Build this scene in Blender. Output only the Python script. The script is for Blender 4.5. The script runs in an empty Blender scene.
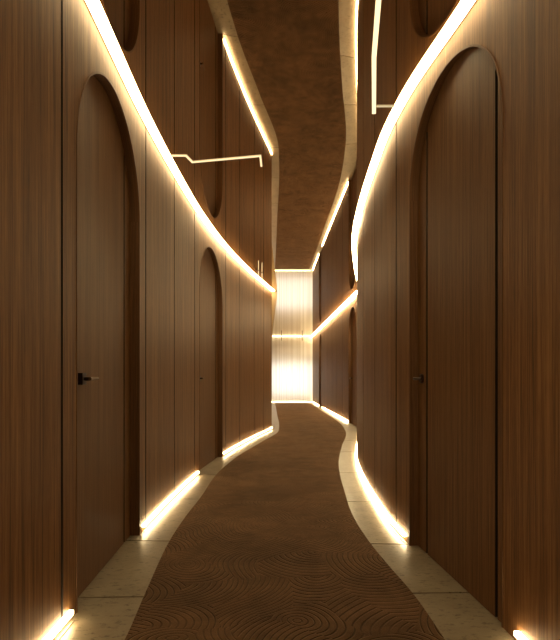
import bpy, math, random
from mathutils import Vector

random.seed(7)
C = bpy.context.scene.collection
H = 2.68            # ceiling height
EYE = 1.0
F = 520.0

# ------------------------------------------------------------------ materials
def new_mat(name):
    m = bpy.data.materials.new(name)
    m.use_nodes = True
    nt = m.node_tree
    nt.nodes.clear()
    out = nt.nodes.new('ShaderNodeOutputMaterial')
    return m, nt, out

def N(nt, t, **kw):
    n = nt.nodes.new(t)
    for k, v in kw.items():
        if k == 'inp':
            for a, b in v.items():
                n.inputs[a].default_value = b
        else:
            setattr(n, k, v)
    return n

def L(nt, a, b):
    nt.links.new(a, b)

def ramp(nt, stops):
    r = nt.nodes.new('ShaderNodeValToRGB')
    e = r.color_ramp.elements
    while len(e) < len(stops):
        e.new(0.5)
    for el, (p, c) in zip(e, stops):
        el.position = p
        el.color = (*c, 1)
    return r

def wood(name, dark, mid, light, rough=0.55):
    """straight vertical oak veneer grain, laid out on (run, height) UVs"""
    m, nt, out = new_mat(name)
    uv = N(nt, 'ShaderNodeUVMap')
    mp1 = N(nt, 'ShaderNodeMapping', inp={'Scale': (120, 1.6, 1)})
    mp2 = N(nt, 'ShaderNodeMapping', inp={'Scale': (26, 0.25, 1)})
    mp3 = N(nt, 'ShaderNodeMapping', inp={'Scale': (420, 14, 1)})
    for mp in (mp1, mp2, mp3):
        L(nt, uv.outputs[0], mp.inputs[0])
    n1 = N(nt, 'ShaderNodeTexNoise', inp={'Scale': 1, 'Detail': 4, 'Roughness': .6, 'Distortion': .3})
    n2 = N(nt, 'ShaderNodeTexNoise', inp={'Scale': 1, 'Detail': 3, 'Roughness': .55})
    n3 = N(nt, 'ShaderNodeTexNoise', inp={'Scale': 1, 'Detail': 2})
    for a, b in ((mp1, n1), (mp2, n2), (mp3, n3)):
        L(nt, a.outputs[0], b.inputs[0])
    m1 = N(nt, 'ShaderNodeMath', operation='MULTIPLY', inp={1: .5})
    m2 = N(nt, 'ShaderNodeMath', operation='MULTIPLY_ADD', inp={1: .3})
    m3 = N(nt, 'ShaderNodeMath', operation='MULTIPLY_ADD', inp={1: .2})
    L(nt, n1.outputs[0], m1.inputs[0])
    L(nt, n2.outputs[0], m2.inputs[0]); L(nt, m1.outputs[0], m2.inputs[2])
    L(nt, n3.outputs[0], m3.inputs[0]); L(nt, m2.outputs[0], m3.inputs[2])
    r = ramp(nt, [(.38, dark), (.5, mid), (.62, light)])
    L(nt, m3.outputs[0], r.inputs[0])
    b = N(nt, 'ShaderNodeBump', inp={'Strength': .12, 'Distance': .002})
    L(nt, m3.outputs[0], b.inputs['Height'])
    p = N(nt, 'ShaderNodeBsdfPrincipled', inp={'Roughness': rough, 'Specular IOR Level': .2})
    L(nt, r.outputs[0], p.inputs['Base Color'])
    L(nt, b.outputs[0], p.inputs['Normal'])
    L(nt, p.outputs[0], out.inputs[0])
    return m

M = {}
M['oak'] = wood('oak_veneer', (.069, .029, .009), (.158, .071, .0235), (.262, .133, .047))
M['oak_pale'] = wood('pale_oak_fin', (.34, .24, .13), (.42, .30, .17), (.5, .37, .22))  # oak lightened in its colour for the strip light falling on the fin
M['oak_dark'] = wood('dark_oak_lining', (.075, .034, .013), (.12, .056, .022), (.17, .082, .034))  # oak darkened in its colour to carry the shade of the door reveals
M['oak_door'] = wood('oak_door_veneer', (.078, .034, .011), (.136, .063, .0215), (.192, .097, .035))

def plain(name, col, rough=.5, metal=0.0):
    m, nt, out = new_mat(name)
    p = N(nt, 'ShaderNodeBsdfPrincipled', inp={'Base Color': (*col, 1), 'Roughness': rough, 'Metallic': metal})
    n = N(nt, 'ShaderNodeTexNoise', inp={'Scale': 180, 'Detail': 2})
    b = N(nt, 'ShaderNodeBump', inp={'Strength': .05, 'Distance': .001})
    L(nt, n.outputs[0], b.inputs['Height']); L(nt, b.outputs[0], p.inputs['Normal'])
    L(nt, p.outputs[0], out.inputs[0])
    return m

M['dark'] = plain('dark_joint', (.02, .013, .008), .8)
M['channel'] = plain('aluminium_channel', (.42, .38, .32), .45, .6)
M['bronze_dark'] = plain('dark_bronze', (.035, .018, .012), .35, .7)
M['bronze'] = plain('brushed_bronze', (.12, .065, .03), .6, .5)

def emission(name, col, strength):
    m, nt, out = new_mat(name)
    e = N(nt, 'ShaderNodeEmission', inp={'Color': (*col, 1), 'Strength': strength})
    L(nt, e.outputs[0], out.inputs[0])
    return m

WARM = (1.0, .77, .415)
M['led_top'] = emission('warm_led_top', WARM, 19.0)
M['cover_base'] = emission('warm_cover_base', WARM, 10)
M['lens_up'] = emission('warm_lens_up', WARM, 45.0)
M['lens_down'] = emission('warm_lens_down', WARM, 65.0)
for k_, v_ in (('led_top', 105.0), ('cover_base', 12.0), ('lens_up', 120.0), ('lens_down', 80.0)):
    M[k_ + '_rear'] = emission('warm_' + k_ + '_rear', WARM, v_)
M['led_top_mid'] = emission('warm_led_top_mid', WARM, 36.0)
M['led_thin'] = emission('warm_led_thin', WARM, 1.3)
M['led_faint'] = emission('warm_led_faint', WARM, .7)
M['led_bright'] = emission('warm_led_bright', WARM, 1.7)
M['backlight'] = emission('backlight_panel', (1.0, .985, .95), 2.5)

# travertine
def stone():
    m, nt, out = new_mat('travertine')
    tc = N(nt, 'ShaderNodeTexCoord')
    n1 = N(nt, 'ShaderNodeTexNoise', inp={'Scale': 5, 'Detail': 6, 'Roughness': .65})
    mp = N(nt, 'ShaderNodeMapping', inp={'Scale': (22, 40, 20)})
    n2 = N(nt, 'ShaderNodeTexNoise', inp={'Scale': 1, 'Detail': 5, 'Roughness': .7})
    L(nt, tc.outputs['Object'], n1.inputs[0]); L(nt, tc.outputs['Object'], mp.inputs[0]); L(nt, mp.outputs[0], n2.inputs[0])
    r1 = ramp(nt, [(.3, (.18, .142, .095)), (.7, (.27, .218, .148))])
    L(nt, n1.outputs[0], r1.inputs[0])
    r2 = ramp(nt, [(.34, (.38, .34, .28)), (.46, (1, 1, 1))])
    L(nt, n2.outputs[0], r2.inputs[0])
    mx = N(nt, 'ShaderNodeMix', data_type='RGBA', blend_type='MULTIPLY')
    mx.inputs[0].default_value = 1
    L(nt, r1.outputs[0], mx.inputs[6]); L(nt, r2.outputs[0], mx.inputs[7])
    p = N(nt, 'ShaderNodeBsdfPrincipled', inp={'Roughness': .38, 'Specular IOR Level': .4})
    b = N(nt, 'ShaderNodeBump', inp={'Strength': .25, 'Distance': .003})
    L(nt, n2.outputs[0], b.inputs['Height']); L(nt, b.outputs[0], p.inputs['Normal'])
    L(nt, mx.outputs[2], p.inputs['Base Color'])
    L(nt, p.outputs[0], out.inputs[0])
    return m
M['stone'] = stone()

def carpet_mat():
    m, nt, out = new_mat('carved_carpet')
    tc = N(nt, 'ShaderNodeTexCoord')
    nd = N(nt, 'ShaderNodeTexNoise', inp={'Scale': 1.3, 'Detail': 0})
    L(nt, tc.outputs['Object'], nd.inputs[0])
    sub = N(nt, 'ShaderNodeVectorMath', operation='SUBTRACT', inp={1: (.5, .5, .5)})
    L(nt, nd.outputs['Color'], sub.inputs[0])
    sc = N(nt, 'ShaderNodeVectorMath', operation='SCALE', inp={'Scale': .3})
    L(nt, sub.outputs[0], sc.inputs[0])
    add = N(nt, 'ShaderNodeVectorMath', operation='ADD')
    L(nt, tc.outputs['Object'], add.inputs[0]); L(nt, sc.outputs[0], add.inputs[1])
    vo = N(nt, 'ShaderNodeTexVoronoi', voronoi_dimensions='2D', inp={'Scale': 3.4, 'Randomness': 1.0})
    L(nt, add.outputs[0], vo.inputs[0])
    o1 = N(nt, 'ShaderNodeVectorMath', operation='SUBTRACT', inp={1: (.5, .5, .5)})
    L(nt, vo.outputs['Color'], o1.inputs[0])
    o2 = N(nt, 'ShaderNodeVectorMath', operation='MULTIPLY', inp={1: (.75, .75, 0)})
    L(nt, o1.outputs[0], o2.inputs[0])
    o3 = N(nt, 'ShaderNodeVectorMath', operation='SUBTRACT')
    L(nt, add.outputs[0], o3.inputs[0]); L(nt, vo.outputs['Position'], o3.inputs[1])
    o4 = N(nt, 'ShaderNodeVectorMath', operation='ADD')
    L(nt, o3.outputs[0], o4.inputs[0]); L(nt, o2.outputs[0], o4.inputs[1])
    o5 = N(nt, 'ShaderNodeVectorMath', operation='MULTIPLY', inp={1: (1, 1, 0)})
    L(nt, o4.outputs[0], o5.inputs[0])
    ln = N(nt, 'ShaderNodeVectorMath', operation='LENGTH')
    L(nt, o5.outputs[0], ln.inputs[0])
    ml = N(nt, 'ShaderNodeMath', operation='MULTIPLY', inp={1: 2 * math.pi / .027})
    L(nt, ln.outputs['Value'], ml.inputs[0])
    sn = N(nt, 'ShaderNodeMath', operation='SINE')
    L(nt, ml.outputs[0], sn.inputs[0])
    ring = ramp(nt, [(.0, (0, 0, 0)), (.30, (1, 1, 1))])
    mr = N(nt, 'ShaderNodeMapRange', inp={1: -1.0, 2: 1.0, 3: 0.0, 4: 1.0})
    L(nt, sn.outputs[0], mr.inputs[0]); L(nt, mr.outputs[0], ring.inputs[0])
    # the carving fades away in patches
    nf = N(nt, 'ShaderNodeTexNoise', inp={'Scale': 1.6, 'Detail': 3})
    L(nt, tc.outputs['Object'], nf.inputs[0])
    fade = ramp(nt, [(.32, (.15, .15, .15)), (.5, (1, 1, 1))])
    L(nt, nf.outputs[0], fade.inputs[0])
    # pile colour, mottled
    nm = N(nt, 'ShaderNodeTexNoise', inp={'Scale': 9, 'Detail': 5, 'Roughness': .65})
    L(nt, add.outputs[0], nm.inputs[0])
    pile = ramp(nt, [(.36, (.027, .0138, .0062)), (.64, (.122, .064, .030))])
    nl = N(nt, 'ShaderNodeTexNoise', inp={'Scale': 1.9, 'Detail': 4, 'Roughness': .6})
    L(nt, tc.outputs['Object'], nl.inputs[0])
    ms = N(nt, 'ShaderNodeMath', operation='MULTIPLY', inp={1: .5})
    L(nt, nm.outputs[0], ms.inputs[0])
    ma = N(nt, 'ShaderNodeMath', operation='MULTIPLY_ADD', inp={1: .5})
    L(nt, nl.outputs[0], ma.inputs[0]); L(nt, ms.outputs[0], ma.inputs[2])
    L(nt, ma.outputs[0], pile.inputs[0])
    dark = N(nt, 'ShaderNodeMix', data_type='RGBA', blend_type='MULTIPLY')
    dark.inputs[0].default_value = 1
    dark.inputs[7].default_value = (.16, .145, .13, 1)
    L(nt, pile.outputs[0], dark.inputs[6])
    mf = N(nt, 'ShaderNodeMath', operation='SUBTRACT', inp={0: 1.0})
    L(nt, ring.outputs[0], mf.inputs[1])
    mm = N(nt, 'ShaderNodeMath', operation='MULTIPLY')
    L(nt, mf.outputs[0], mm.inputs[0]); L(nt, fade.outputs[0], mm.inputs[1])
    mx = N(nt, 'ShaderNodeMix', data_type='RGBA')
    L(nt, mm.outputs[0], mx.inputs[0]); L(nt, pile.outputs[0], mx.inputs[6]); L(nt, dark.outputs[2], mx.inputs[7])
    nb = N(nt, 'ShaderNodeTexNoise', inp={'Scale': 420, 'Detail': 1})
    L(nt, tc.outputs['Object'], nb.inputs[0])
    hh = N(nt, 'ShaderNodeMath', operation='MULTIPLY_ADD', inp={1: .25})
    L(nt, nb.outputs[0], hh.inputs[0])
    inv = N(nt, 'ShaderNodeMath', operation='SUBTRACT', inp={0: 1.0})
    L(nt, mm.outputs[0], inv.inputs[1]); L(nt, inv.outputs[0], hh.inputs[2])
    b = N(nt, 'ShaderNodeBump', inp={'Strength': .9, 'Distance': .006})
    L(nt, hh.outputs[0], b.inputs['Height'])
    p = N(nt, 'ShaderNodeBsdfPrincipled', inp={'Roughness': .9, 'Specular IOR Level': .1, 'Sheen Weight': .30, 'Sheen Tint': (.85, .55, .32, 1)})
    L(nt, mx.outputs[2], p.inputs['Base Color']); L(nt, b.outputs[0], p.inputs['Normal'])
    L(nt, p.outputs[0], out.inputs[0])
    return m
M['carpet'] = carpet_mat()

def mirror():
    m, nt, out = new_mat('bronze_mirror')
    p = N(nt, 'ShaderNodeBsdfPrincipled', inp={'Base Color': (.76, .66, .55, 1), 'Metallic': 1.0, 'Roughness': .015})
    L(nt, p.outputs[0], out.inputs[0])
    return m
M['mirror'] = mirror()

def reeded():
    m, nt, out = new_mat('reeded_opal_glass')
    tc = N(nt, 'ShaderNodeTexCoord')
    mp = N(nt, 'ShaderNodeMapping', inp={'Scale': (24, 1, .15)})
    n = N(nt, 'ShaderNodeTexNoise', inp={'Scale': 1, 'Detail': 3})
    L(nt, tc.outputs['Object'], mp.inputs[0]); L(nt, mp.outputs[0], n.inputs[0])
    r = ramp(nt, [(.35, (.76, .71, .62)), (.6, (.92, .89, .83))])
    L(nt, n.outputs[0], r.inputs[0])
    d = N(nt, 'ShaderNodeBsdfDiffuse')
    t = N(nt, 'ShaderNodeBsdfTranslucent')
    mx = N(nt, 'ShaderNodeMixShader', inp={0: .62})
    L(nt, r.outputs[0], d.inputs[0]); L(nt, r.outputs[0], t.inputs[0])
    L(nt, d.outputs[0], mx.inputs[1]); L(nt, t.outputs[0], mx.inputs[2])
    L(nt, mx.outputs[0], out.inputs[0])
    return m
M['reeded'] = reeded()

# ------------------------------------------------------------------ mesh helpers
class MB:
    def __init__(self):
        self.v, self.f, self.uv, self.mi = [], [], [], {}
    def quad(self, pts, uvs=None, mi=0):
        self.mi[len(self.f)] = mi
        i = len(self.v)
        self.v += [tuple(p) for p in pts]
        self.f.append(tuple(range(i, i + len(pts))))
        self.uv.append(uvs or [(0, 0)] * len(pts))
    def box(self, x0, x1, y0, y1, z0, z1):
        i = len(self.v)
        self.v += [(x, y, z) for z in (z0, z1) for y in (y0, y1) for x in (x0, x1)]
        for q in ((0, 2, 3, 1), (4, 5, 7, 6), (0, 1, 5, 4), (2, 6, 7, 3), (0, 4, 6, 2), (1, 3, 7, 5)):
            self.f.append(tuple(i + k for k in q)); self.uv.append([(self.v[i + k][0] + self.v[i + k][1], self.v[i + k][2]) for k in q])
    def tube(self, a, b, r, n=14, r2=None):
        a, b = Vector(a), Vector(b)
        d = (b - a).normalized()
        s = d.orthogonal().normalized(); t = d.cross(s)
        i = len(self.v)
        for c, rr in ((a, r), (b, r if r2 is None else r2)):
            for k in range(n):
                w = 2 * math.pi * k / n
                self.v.append(tuple(c + (s * math.cos(w) + t * math.sin(w)) * rr))
        for k in range(n):
            self.f.append((i + k, i + (k + 1) % n, i + n + (k + 1) % n, i + n + k)); self.uv.append([(0, 0)] * 4)
        self.f.append(tuple(i + k for k in reversed(range(n)))); self.uv.append([(0, 0)] * n)
        self.f.append(tuple(i + n + k for k in range(n))); self.uv.append([(0, 0)] * n)
    def build(self, name, mat, parent=None, origin=(0, 0, 0), weld=True):
        me = bpy.data.meshes.new(name)
        o0 = Vector(origin)
        me.from_pydata([tuple(Vector(p) - o0) for p in self.v], [], self.f)
        l = me.uv_layers.new(name='UVMap')
        k = 0
        for u in self.uv:
            for c in u:
                l.data[k].uv = c
                k += 1
        me.materials.append(mat)
        if any(self.mi.values()):
            me.materials.append(M['dark'])
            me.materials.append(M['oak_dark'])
            for k, m_ in self.mi.items():
                me.polygons[k].material_index = m_
        me.update()
        if weld:
            import bmesh
            bm = bmesh.new(); bm.from_mesh(me)
            bmesh.ops.remove_doubles(bm, verts=bm.verts, dist=1e-5)
            bmesh.ops.recalc_face_normals(bm, faces=bm.faces)
            bm.to_mesh(me); bm.free()
        o = bpy.data.objects.new(name, me)
        C.objects.link(o)
        if parent is not None:
            o.parent = parent
            o.location = o0 - world_loc(parent)
        else:
            o.location = o0
        return o

def world_loc(o):
    p = Vector(o.location)
    while o.parent:
        o = o.parent
        p += Vector(o.location)
    return p

def tag(o, label, cat, group=None, kind=None):
    o['label'] = label; o['category'] = cat
    if group: o['group'] = group
    if kind: o['kind'] = kind
    return o

def empty(name, loc, label, cat, group=None, kind=None):
    o = bpy.data.objects.new(name, None)
    o.empty_display_size = .1
    C.objects.link(o); o.location = loc
    return tag(o, label, cat, group, kind)

# ------------------------------------------------------------------ plan curves, x as a smooth function of depth y
class Plan:
    """corridor wall line: side=+1 when the corridor lies on the +x side of it (left wall)"""
    def __init__(self, pts, side):
        self.p = pts; self.side = side
        n = len(pts)
        d = [(pts[i + 1][0] - pts[i][0]) / (pts[i + 1][1] - pts[i][1]) for i in range(n - 1)]
        self.t = [d[0]] + [(d[i - 1] * (pts[i + 1][1] - pts[i][1]) + d[i] * (pts[i][1] - pts[i - 1][1])) / (pts[i + 1][1] - pts[i - 1][1]) for i in range(1, n - 1)] + [d[-1]]
    def x(self, y):
        p = self.p
        if y <= p[0][1]: return p[0][0] + self.t[0] * (y - p[0][1])
        if y >= p[-1][1]: return p[-1][0] + self.t[-1] * (y - p[-1][1])
        for i in range(len(p) - 1):
            if p[i][1] <= y <= p[i + 1][1]:
                h = p[i + 1][1] - p[i][1]; s = (y - p[i][1]) / h
                return ((2*s**3 - 3*s*s + 1) * p[i][0] + (s**3 - 2*s*s + s) * h * self.t[i]
                        + (-2*s**3 + 3*s*s) * p[i + 1][0] + (s**3 - s*s) * h * self.t[i + 1])
    def nrm(self, y):
        e = 1e-3
        dx = (self.x(y + e) - self.x(y - e)) / (2 * e)
        n = Vector((1, -dx, 0)) if self.side > 0 else Vector((-1, dx, 0))
        return n.normalized()
    def at(self, y, off=0.0, z=0.0):
        """off > 0 lies inside the wall, off < 0 proud of it into the corridor"""
        n = self.nrm(y)
        return Vector((self.x(y), y, z)) - n * off

left = Plan([(-.85, -3), (-.855, 1), (-.866, 2.2), (-.893, 3.3), (-.884, 4.16), (-.84, 5.32), (-.728, 6.59), (-.545, 7.88), (-.16, 10.04)], +1)
left_far = Plan([(-.265, 10.16), (-.275, 11.2), (-.43, 20.9)], +1)
right = Plan([(.90, -3), (.90, 1), (.892, 2.09), (.775, 3.1), (.757, 3.5), (.771, 4.06), (.815, 5.0), (.915, 6.15), (1.12, 7.5), (1.51, 9.63)], -1)
right_far = Plan([(1.55, 9.65), (1.51, 11.43), (1.386, 16.9), (1.31, 20.9)], -1)

SW = .010            # half width of a panel joint
T = 0.16            # wall thickness
REC = 0.056         # door recess

def wall(name, plan, y0, y1, openings, seams, label):
    """openings: (ya, yb, apex); arched, semicircular heads.  seams: shallow panel joints"""
    ys = set()
    k = int((y1 - y0) / .12) + 1
    for i in range(k + 1):
        ys.add(round(y0 + (y1 - y0) * i / k, 5))
    for s in seams:
        ys = {y for y in ys if abs(y - s) > .02}
        ys |= {round(s - SW, 5), round(s + SW, 5)}
    for a, b, ap in openings:
        ys = {y for y in ys if not (a - .004 < y < b + .004)}
        m = 36
        for i in range(m + 1):
            ys.add(round((a + b) / 2 - (b - a) / 2 * math.cos(math.pi * i / m), 6))
    ys = sorted(ys)
    op = [(round(a, 6), round(b, 6), ap) for a, b, ap in openings]
    def low(y, o):
        a, b, ap = o
        r = (b - a) / 2; c = (a + b) / 2
        return ap - r + math.sqrt(max(0, r * r - (y - c) ** 2))
    mb = MB()
    u = 0.0
    pan = 0; shift = [random.random() * 40 for _ in range(80)]
    for ya, yb in zip(ys, ys[1:]):
        du = (plan.at(yb) - plan.at(ya)).length
        ua, ub = u, u + du
        u = ub
        mid = (ya + yb) / 2
        o = next((q for q in op if q[0] < mid < q[1]), None)
        groove = any(abs(mid - s) < SW * .9 for s in seams)
        pan = sum(1 for s in seams if s < mid)
        sh = shift[pan]
        ha = low(ya, o) if o else 0.0
        hb = low(yb, o) if o else 0.0
        off = .011 if groove else 0.0
        def P(y, d, z): return plan.at(y, d, z)
        uvq = [(ua + sh, ha), (ub + sh, hb), (ub + sh, H), (ua + sh, H)]
        mb.quad([P(ya, off, ha), P(yb, off, hb), P(yb, off, H), P(ya, off, H)], uvq, int(groove))
        mb.quad([P(ya, T, ha), P(yb, T, hb), P(yb, T, H), P(ya, T, H)], uvq)
        mb.quad([P(ya, off, H), P(yb, off, H), P(yb, T, H), P(ya, T, H)])
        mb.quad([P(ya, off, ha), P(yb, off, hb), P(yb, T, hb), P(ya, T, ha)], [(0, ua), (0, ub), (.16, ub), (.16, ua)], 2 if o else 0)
        if groove:
            for y in (ya, yb):
                mb.quad([P(y, 0, 0), P(y, off, 0), P(y, off, H), P(y, 0, H)], None, 1)
    for a, b, ap in op:
        sp = ap - (b - a) / 2
        for y in (a, b):
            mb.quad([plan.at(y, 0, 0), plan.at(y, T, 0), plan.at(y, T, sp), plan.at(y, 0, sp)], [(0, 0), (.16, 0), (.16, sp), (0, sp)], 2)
    for y in (y0, y1):
        mb.quad([plan.at(y, 0, 0), plan.at(y, T, 0), plan.at(y, T, H), plan.at(y, 0, H)], [(0, 0), (.16, 0), (.16, H), (0, H)])
    ob = mb.build(name, M['oak'], weld=False)
    tag(ob, label, 'wall', kind='structure')
    return ob

APEX = 2.49
D1 = (2.22, 3.30); D2 = (5.40, 6.58); D3 = (2.09, 3.10); D4 = (10.42, 11.43); D5 = (17.05, 18.1)

wall('wall_left', left, -3, 10.04, [(*D1, 2.53), (*D2, APEX)], [-.6, .3, 1.2, 2.06, 3.46, 4.33, 5.17, 6.76, 7.6, 8.6, 9.3],
     'curved oak panelled wall on the left with two arched doors')
wall('wall_right', right, -3, 9.63, [(*D3, 2.56)], [-.6, .3, 1.2, 3.4, 4.27, 5.15, 6.0, 6.9, 7.8, 8.7],
     'curved oak panelled wall bulging into the corridor on the right with one arched door')
wall('wall_left_rear', left_far, 10.16, 20.9, [], [11.2, 12.2, 13.3, 14.5, 15.7, 17, 18.4],
     'oak wall seen edge on behind the left wall corner near the bright end')
wall('wall_right_rear', right_far, 9.65, 20.9, [(*D4, APEX), (*D5, APEX)], [12.4, 13.4, 14.4, 15.4, 16.4, 19],
     'straight oak wall on the right leading to the bright end wall')

# ------------------------------------------------------------------ doors
def door(n, plan, span, handle_far, label, round_rose, rec=(REC, REC), APEX=2.49):
    a, b = span
    A = plan.at(a, rec[0]); B = plan.at(b, rec[1])
    w = (B - A).length - .004
    dr = (B - A).normalized()
    A = A + dr * .002
    nr = Vector((dr.y, -dr.x, 0))
    if nr.x * plan.side < 0: nr = -nr
    r = w / 2; sp = APEX - .002 - r
    def hgt(t): return sp + math.sqrt(max(0, r * r - (t - r) ** 2))
    ts = {0.0, w}
    for i in range(41):
        ts.add(round(r - r * math.cos(math.pi * i / 40), 6))
    gr = [.066, w - .15]
    for g in gr:
        ts = {t for t in ts if abs(t - g) > .016}
        ts |= {g - .011, g + .011}
    ts = sorted(ts)
    mb = MB(); d = .045; sh = random.random() * 30
    def P(t, off, z): return A + dr * t - nr * off + Vector((0, 0, z))
    z0 = .003
    for ta, tb in zip(ts, ts[1:]):
        mid = (ta + tb) / 2
        g = any(abs(mid - q) < .009 for q in gr)
        o = .016 if g else 0
        ha, hb = hgt(ta), hgt(tb)
        uvq = [(ta + sh, z0), (tb + sh, z0), (tb + sh, hb), (ta + sh, ha)]
        mb.quad([P(ta, o, z0), P(tb, o, z0), P(tb, o, hb), P(ta, o, ha)], uvq, int(g))
        mb.quad([P(ta, d, z0), P(tb, d, z0), P(tb, d, hb), P(ta, d, ha)], uvq)
        mb.quad([P(ta, o, ha), P(tb, o, hb), P(tb, d, hb), P(ta, d, ha)])
        mb.quad([P(ta, o, z0), P(tb, o, z0), P(tb, d, z0), P(ta, d, z0)])
        if g:
            for t, h_ in ((ta, ha), (tb, hb)):
                mb.quad([P(t, 0, z0), P(t, o, z0), P(t, o, h_), P(t, 0, h_)], None, 1)
    for t in (0, w):
        mb.quad([P(t, 0, z0), P(t, d, z0), P(t, d, hgt(t)), P(t, 0, hgt(t))])
    base = A + dr * r
    o = mb.build('door_%d' % n, M['oak_door'], origin=(base.x, base.y, 0), weld=False)
    tag(o, label, 'door', kind='structure')
    cs = MB()  # dark line added round the opening to draw its shaded edge
    ym = (a + b) / 2; r2 = (b - a) / 2; path = [(a, 0.0)]
    path += [(ym - r2 * math.cos(math.pi * i / 40), APEX - r2 + r2 * math.sin(math.pi * i / 40)) for i in range(41)] + [(b, 0.0)]
    def wide(i):
        y, z = path[i]
        if i in (0, len(path) - 1): return (y + (-.009 if i == 0 else .009), z)
        k = (r2 + .009) / r2
        return (ym + (y - ym) * k, APEX - r2 + (z - APEX + r2) * k)
    for i in range(len(path) - 1):
        (ya, za), (yb, zb) = path[i], path[i + 1]
        (yc, zc), (yd, zd) = wide(i), wide(i + 1)
        f_ = [plan.at(ya, -.0025, za), plan.at(yb, -.0025, zb), plan.at(yd, -.0025, zd), plan.at(yc, -.0025, zc)]
        g_ = [plan.at(ya, 0, za), plan.at(yb, 0, zb), plan.at(yd, 0, zd), plan.at(yc, 0, zc)]
        cs.quad(f_)
        for j in range(4):
            cs.quad([f_[j], f_[(j + 1) % 4], g_[(j + 1) % 4], g_[j]])
    cs.build('door_casing', M['oak_dark'], o, origin=(base.x, base.y, 0))['label'] = 'thin dark edging round the arch'
    # handle: rosette + neck, lever below it as a sub-part
    t = w - .075 if handle_far else .165
    s = -1 if handle_far else 1
    hz = .996
    c = P(t, 0, hz)
    hb_ = MB()
    if round_rose:
        hb_.tube(c, c + nr * .009, .027, 28)
        hb_.tube(c + nr * .009, c + nr * .012, .027, 28, .022)
    else:
        e = .027
        q = [(-e, -e), (e, -e), (e, e), (-e, e)]
        lo = [c + dr * i + Vector((0, 0, j)) for i, j in q]
        hi = [p + nr * .021 for p in lo]
        hb_.quad(lo); hb_.quad(hi)
        for k in range(4):
            hb_.quad([lo[k], lo[(k + 1) % 4], hi[(k + 1) % 4], hi[k]])
    hb_.tube(c + nr * .008, c + nr * .047, .0085, 16)
    h = hb_.build('door_handle', M['bronze_dark'], o, origin=c, weld=False)
    lv = MB()
    e0 = c + nr * .047
    pts = [e0 - dr * s * .008, e0 + dr * s * .02, e0 + dr * s * .06, e0 + dr * s * .115]
    up = Vector((0, 0, 1))
    prof = [(.008, .0085), (.007, .0085), (.0055, .0075), (.005, .007)]
    ring = []
    for p, (hn, hv) in zip(pts, prof):
        ring.append([p + nr * hn * math.cos(q * math.pi / 5) + up * hv * math.sin(q * math.pi / 5) for q in range(10)])
    for r0, r1 in zip(ring, ring[1:]):
        for k in range(10):
            lv.quad([r0[k], r0[(k + 1) % 10], r1[(k + 1) % 10], r1[k]])
    lv.quad(ring[0]); lv.quad(ring[-1])
    lo = lv.build('lever', M['bronze_dark'] if round_rose else M['bronze'], h, origin=e0, weld=False)
    lo['label'] = 'slim bronze lever'
    return o

door(1, left, D1, False, 'arched oak door nearest on the left with a square bronze handle plate', False, (.046, .056), 2.53)
door(2, left, D2, False, 'smaller looking second arched oak door on the left between two lit wall bases', False)
door(3, right, D3, True, 'arched oak door nearest on the right with a round dark handle', True, (.012, .047), 2.56)
door(4, right_far, D4, True, 'arched oak door partly hidden behind the end of the right bulging wall', True)
door(5, right_far, D5, True, 'narrow sliver of arched oak door on the right beside the bright end wall', True)

# ------------------------------------------------------------------ LED strips along plan curves
def sweep(mb, plan, y0, y1, sect):
    k = max(2, int((y1 - y0) / .12))
    ys = [y0 + (y1 - y0) * i / k for i in range(k + 1)]
    def sec(y): return [plan.at(y, -o, z) for o, z in sect]
    for ya, yb in zip(ys, ys[1:]):
        a, b = sec(ya), sec(yb)
        for j in range(4):
            mb.quad([a[j], a[(j + 1) % 4], b[(j + 1) % 4], b[j]])
    mb.quad(sec(ys[0])); mb.quad(sec(ys[-1]))

PT, PB = .062, .020      # how far the strips stand proud of the wall, top and base
def rect(a, b, z0, z1):
    return [(a, z0), (b, z0), (b, z1), (a, z1)]
def strip_bits(top):
    if top:
        return (('diffuser', 'led_top', rect(.005, PT, H - .006, H - .001), None),
                ('channel', 'channel', rect(.0005, .0045, H - .008, H - .001), 'thin aluminium channel edge'))
    return (('front_cover', 'cover_base', rect(PB - .004, PB, .032, .050), None),
            ('lens', 'lens_up', rect(.001, PB - .0045, .046, .049), 'bright upward lens'),
            ('lens', 'lens_down', rect(.001, PB - .0045, .034, .037), 'bright downward lens'),
            ('channel', 'channel', rect(PB - .004, PB, .0, .006), 'thin aluminium channel edge'))
def strip(plan, y0, y1, top, label, group, rear='', split=None):
    c = plan.at((y0 + y1) / 2, -.01, H - .05 if top else 0)
    r = empty('led_strip_light', c, label, 'light strip', group)
    for nm, mt, sect, lb in strip_bits(top):
        if nm == 'diffuser' and split:      # the far run's glow is raised to brighten the far walls
            d = MB(); sweep(d, plan, split, y1, sect)
            d.build(nm, M['led_top_mid'], r, origin=c)
        d = MB(); sweep(d, plan, y0, split if nm == 'diffuser' and split else y1, sect)
        k = d.build(nm, M[mt + rear] if mt != 'channel' else M[mt], r, origin=c)
        if lb: k['label'] = lb
    return r

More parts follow.
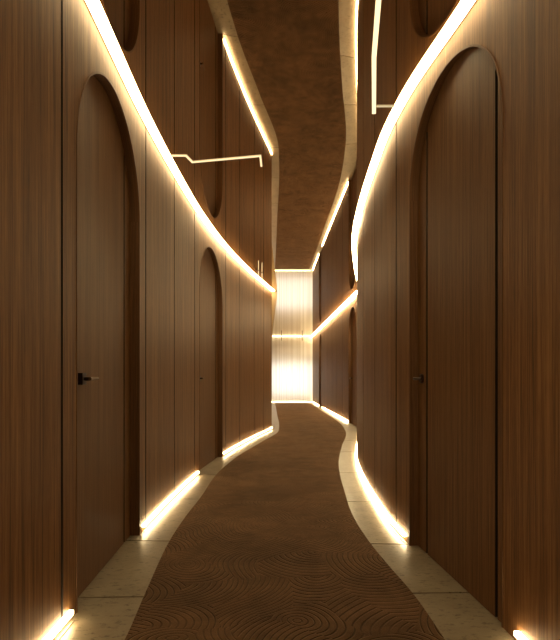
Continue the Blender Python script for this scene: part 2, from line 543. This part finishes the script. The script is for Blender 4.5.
GT, GB = 'glowing strips where the walls meet the ceiling', 'glowing strips where the walls meet the floor'
strip(left, -2.95, 10.03, True, 'long curved warm light strip along the top of the left wall', GT, split=5.3)
strip(right, -2.95, 9.62, True, 'long curved warm light strip along the top of the bulging right wall', GT, split=5.3)
strip(right_far, 9.75, 20.83, True, 'straight warm light strip atop the right wall near the bright end', GT, '_rear')
strip(left, -2.95, 2.13, False, 'warm floor light strip at the left wall base before the first door', GB)
strip(left, 3.37, 5.30, False, 'warm floor light strip between the two arched doors on the left', GB)
strip(left, 6.63, 10.03, False, 'warm floor light strip running from the second left door to the wall corner', GB)
strip(left_far, 11.2, 20.83, False, 'warm floor light strip beyond the left wall corner leading to the end wall', GB)
strip(right, -2.95, 1.955, False, 'warm floor light strip at the right wall base before the near right door', GB)
strip(right, 3.17, 9.6, False, 'curved warm floor light strip along the base of the bulging right wall', GB)
strip(right_far, 11.48, 17.0, False, 'warm floor light strip between the two doors at the right far wall', GB, '_rear')
strip(right_far, 18.15, 20.83, False, 'very short warm floor light strip beside the end wall on the right', GB, '_rear')

# strips on the end wall
YE = 20.9
end_plan_line = (-.34, 1.22)
def end_strip(top, label, group):
    c = (.5, YE - .02, H - .05 if top else 0)
    r = empty('led_strip_light', c, label, 'light strip', group)
    for nm, mt, sect, lb in strip_bits(top):
        d = MB()
        ea, eb = [[Vector((x, YE - .012 - o_, z)) for o_, z in sect] for x in end_plan_line]
        for j in range(4):
            d.quad([ea[j], ea[(j + 1) % 4], eb[(j + 1) % 4], eb[j]])
        d.quad(ea); d.quad(eb)
        k = d.build(nm, M[mt], r, origin=c)
        if lb: k['label'] = lb
end_strip(True, 'warm light strip across the top of the bright end wall', GT)
end_strip(False, 'warm light strip across the foot of the bright end wall', GB)

# ------------------------------------------------------------------ lit lines set into the mirror ceiling
def ceil_pt(px, py):
    s = (378 - py) / (H - EYE)
    return Vector(((px - 280) / s, F / s, H))

def ceil_line(pix, w, mat, label):
    pts = [ceil_pt(*p) for p in pix]
    c = pts[0]
    r = empty('ceiling_light_line', (c.x, c.y, H), label, 'ceiling light', 'thin lit lines on the mirror ceiling')
    d = MB()
    n = len(pts)
    sides = []
    for i in range(n):
        t0 = (pts[i] - pts[i - 1]).normalized() if i else None
        t1 = (pts[i + 1] - pts[i]).normalized() if i < n - 1 else None
        t = ((t0 or t1) + (t1 or t0)).normalized()
        q = Vector((-t.y, t.x, 0)); k = 1 / max(.5, q.dot(Vector((-(t1 or t0).y, (t1 or t0).x, 0))))
        sides.append((pts[i] + q * w / 2 * k, pts[i] - q * w / 2 * k))
    e = Vector((0, 0, .006)); g = Vector((0, 0, .0005))
    for (a, b), (a2, b2) in zip(sides, sides[1:]):
        for q in ([a - e, b - e, b2 - e, a2 - e], [a - g, b - g, b2 - g, a2 - g], [a - e, a - g, a2 - g, a2 - e], [b - e, b - g, b2 - g, b2 - e]):
            d.quad(q)
    for a, b in (sides[0], sides[-1]):
        d.quad([a - e, b - e, b - g, a - g])
    d.build('diffuser', mat, r, origin=c)
ceil_line([(168, 155.5), (186, 155.5), (192.5, 162), (260.3, 155.8), (261.4, 166)], .014, M['led_thin'],
          'thin bent light line crossing the mirror ceiling from the left wall')
ceil_line([(374, 113), (374, 57), (378.5, 0), (391, -90)], .024, M['led_bright'],
          'bright light line running lengthwise on the mirror ceiling by the right wall')
ceil_line([(376.5, 106), (402, 106)], .010, M['led_faint'],
          'short faint light line joining the bright ceiling line to the right wall')

# slender pendants near the end and by the left wall corner
for px, y, gl in ((258.5, 8.15, 'first'), (262, 8.3, 'second')):
    s = F / y
    x = (px - 280) / s
    mb = MB(); mb.tube((x, y, H - .002), (x, y, H - .16), .006, 12)
    r = empty('pin_light', (x, y, H), 'slim bright ceiling pin over the end of the left wall, %s along the wall' % gl, 'ceiling pin', 'slim ceiling pins')
    mb.build('stem', M['led_thin'], r, origin=(x, y, H))
    mb = MB(); mb.tube((x, y, H - .0005), (x, y, H - .006), .02, 16)
    mb.build('ceiling_plate', M['bronze'], r, origin=(x, y, H))
for px, gl in ((281.5, 'left'), (302.3, 'right')):
    y = 20.6
    s = F / y
    x = (px - 280) / s
    r = empty('pin_light', (x, y, H), 'slim ceiling pin in front of the bright end wall, the %s one of two' % gl, 'ceiling pin', 'slim ceiling pins')
    mb = MB(); mb.tube((x, y, H - .002), (x, y, H - .20), .02, 12)
    mb.build('stem', M['channel'], r, origin=(x, y, H))
    mb = MB(); mb.tube((x, y, H - .0005), (x, y, H - .008), .035, 16)
    mb.build('ceiling_plate', M['bronze'], r, origin=(x, y, H))

# ------------------------------------------------------------------ wedge-shaped oak fin at the left wall corner
mb = MB()
fy0, fy1 = 10.06, 10.15
tri = [(-.178, H - .008), (-.055, H - .008), (-.058, H - .10), (-.170, 1.66), (-.178, 1.66)]
f0 = [Vector((x, fy0, z)) for x, z in tri]; f1 = [Vector((x, fy1, z)) for x, z in tri]
mb.quad(f0, tri); mb.quad(f1, tri)
for i in range(5):
    j = (i + 1) % 5
    mb.quad([f0[i], f0[j], f1[j], f1[i]], [(0, tri[i][1]), (0, tri[j][1]), (.09, tri[j][1]), (.09, tri[i][1])])
o = mb.build('trim_1', M['oak_pale'], weld=False)
tag(o, 'tapering oak fin under the ceiling at the corner of the left wall', 'trim', kind='structure')

# ------------------------------------------------------------------ floor slabs, carpet, ceiling, end walls
mb = MB()
cuts = [(-3, -3), (-1.4, -1.4), (.1, .1), (1.35, 1.35), (2.375, 2.42), (3.19, 3.13), (4.3, 4.2), (5.38, 5.5), (6.6, 7.0), (8.3, 8.3), (9.9, 9.75), (11.2, 11.5), (13, 13), (15, 15), (17, 17), (19, 19), (21.4, 21.4)]
g = .006
for (a0, a1), (b0, b1) in zip(cuts, cuts[1:]):
    xl, xr = -2.0, 2.6
    t0 = [Vector((xl, a0 - 0 + g + (a0 - a1) * .9, 0)), Vector((xr, a1 + g - (a0 - a1) * 1.3, 0)), Vector((xr, b1 - g - (b0 - b1) * 1.3, 0)), Vector((xl, b0 - g + (b0 - b1) * .9, 0))]
    dn = Vector((0, 0, -.03))
    t1 = [p + dn for p in t0]
    mb.quad(t0); mb.quad(t1[::-1])
    for i in range(4):
        j = (i + 1) % 4
        mb.quad([t0[i], t1[i], t1[j], t0[j]])
o = mb.build('floor', M['stone'], weld=False)
tag(o, 'beige stone slab floor showing as borders along the walls', 'floor', kind='structure')
mb = MB(); mb.box(-2, 2.6, -3.2, 21.5, -.1, -.0305)
sb = mb.build('joint_bed', M['dark'], o, origin=(0, 0, 0))

cl = Plan([(-.58, -3), (-.58, 1.5), (-.592, 2.0), (-.622, 2.38), (-.677, 3.22), (-.68, 3.7), (-.664, 4.3), (-.656, 5.4), (-.544, 6.58), (-.308, 8.0), (-.03, 9.75), (-.02, 10.3), (-.08, 14.4), (-.2, 20.86)], +1)
cr = Plan([(.63, -3), (.63, 1.6), (.628, 1.98), (.614, 2.42), (.58, 2.74), (.548, 3.1), (.528, 3.6), (.575, 4.7), (.677, 6.0), (.893, 7.54), (1.20, 9.45), (1.275, 10.4), (1.276, 15.6), (1.18, 20.86)], -1)
mb = MB()
ys = [-2.99 + (20.85 + 2.99) * i / 260 for i in range(261)]
ct = .004
for ya, yb in zip(ys, ys[1:]):
    a0, a1, b0, b1 = cl.x(ya), cr.x(ya), cl.x(yb), cr.x(yb)
    mb.quad([(a0, ya, ct), (a1, ya, ct), (b1, yb, ct), (b0, yb, ct)])
    mb.quad([(a0, ya, .0003), (a1, ya, .0003), (b1, yb, .0003), (b0, yb, .0003)])
    mb.quad([(a0, ya, .0003), (a0, ya, ct), (b0, yb, ct), (b0, yb, .0003)])
    mb.quad([(a1, ya, .0003), (a1, ya, ct), (b1, yb, ct), (b1, yb, .0003)])
for y in (ys[0], ys[-1]):
    mb.quad([(cl.x(y), y, .0003), (cr.x(y), y, .0003), (cr.x(y), y, ct), (cl.x(y), y, ct)])
o = mb.build('carpet_runner', M['carpet'])
tag(o, 'winding brown carpet runner carved with swirling arc lines', 'carpet')

mb = MB(); mb.box(-2.0, 2.6, -3.2, 21.5, H, H + .04)
o = mb.build('ceiling', M['mirror'])
tag(o, 'bronze tinted mirror ceiling reflecting the whole corridor', 'ceiling', kind='structure')

mb = MB(); mb.box(-1.2, 1.25, -3.15, -3.0, 0, H)
o = mb.build('wall_near', M['oak'])
tag(o, 'plain oak wall closing the corridor behind the viewer', 'wall', kind='structure')

# reeded, backlit end wall
mb = MB()
x0, x1 = -.52, 1.44
n = 46
def rib(i, k): # half-round reeds
    w = (x1 - x0) / n
    a = math.pi * k / 5
    return (x0 + w * i + w / 2 * (1 - math.cos(a)), YE - .010 * math.sin(a))
prof = [rib(i, k) for i in range(n) for k in range(5)] + [(x1, YE)]
for (xa, ya), (xb, yb) in zip(prof, prof[1:]):
    mb.quad([(xa, ya, 0.0), (xb, yb, 0.0), (xb, yb, H), (xa, ya, H)])
o = mb.build('wall_end', M['reeded'], origin=(.5, YE, 0), weld=True)
tag(o, 'bright backlit end wall of pale vertical reeds', 'wall', kind='structure')
mb = MB(); mb.box(x0 + .1, x1 - .1, YE + .22, YE + .24, .3, 1.6)
mb.build('backlight', M['backlight'], o, origin=(.5, YE + .23, 1.0))
mb = MB()
for b in ((x0 - .02, x0, YE + .001, YE + .42, 0, H), (x1, x1 + .02, YE + .001, YE + .42, 0, H), (x0, x1, YE + .40, YE + .42, 0, H)):
    mb.box(*b)
M['white'] = plain('matt_white_lining', (.6, .55, .46), .8)
mb.build('light_box_lining', M['white'], o, origin=(.5, YE + .4, 0))

# ------------------------------------------------------------------ camera, world, view
cam = bpy.data.cameras.new('camera')
cam.sensor_fit = 'HORIZONTAL'; cam.sensor_width = 36
cam.lens = F / 560 * 36
cam.shift_y = 58 / 560
cam.clip_start = .02
co = bpy.data.objects.new('camera', cam)
C.objects.link(co)
co.location = (0, 0, EYE)
co.rotation_euler = (math.pi / 2, 0, 0)
sc = bpy.context.scene
sc.camera = co

w = bpy.data.worlds.new('world'); w.use_nodes = True
w.node_tree.nodes['Background'].inputs[0].default_value = (.02, .012, .006, 1)
w.node_tree.nodes['Background'].inputs[1].default_value = .05
sc.world = w
sc.view_settings.view_transform = 'Standard'
sc.view_settings.look = 'None'
sc.view_settings.gamma = 1
sc.view_settings.use_curve_mapping = False
sc.view_settings.exposure = 0.0
sc.cycles.use_denoising = True
sc.cycles.max_bounces = 10
sc.cycles.diffuse_bounces = 5
sc.cycles.glossy_bounces = 5
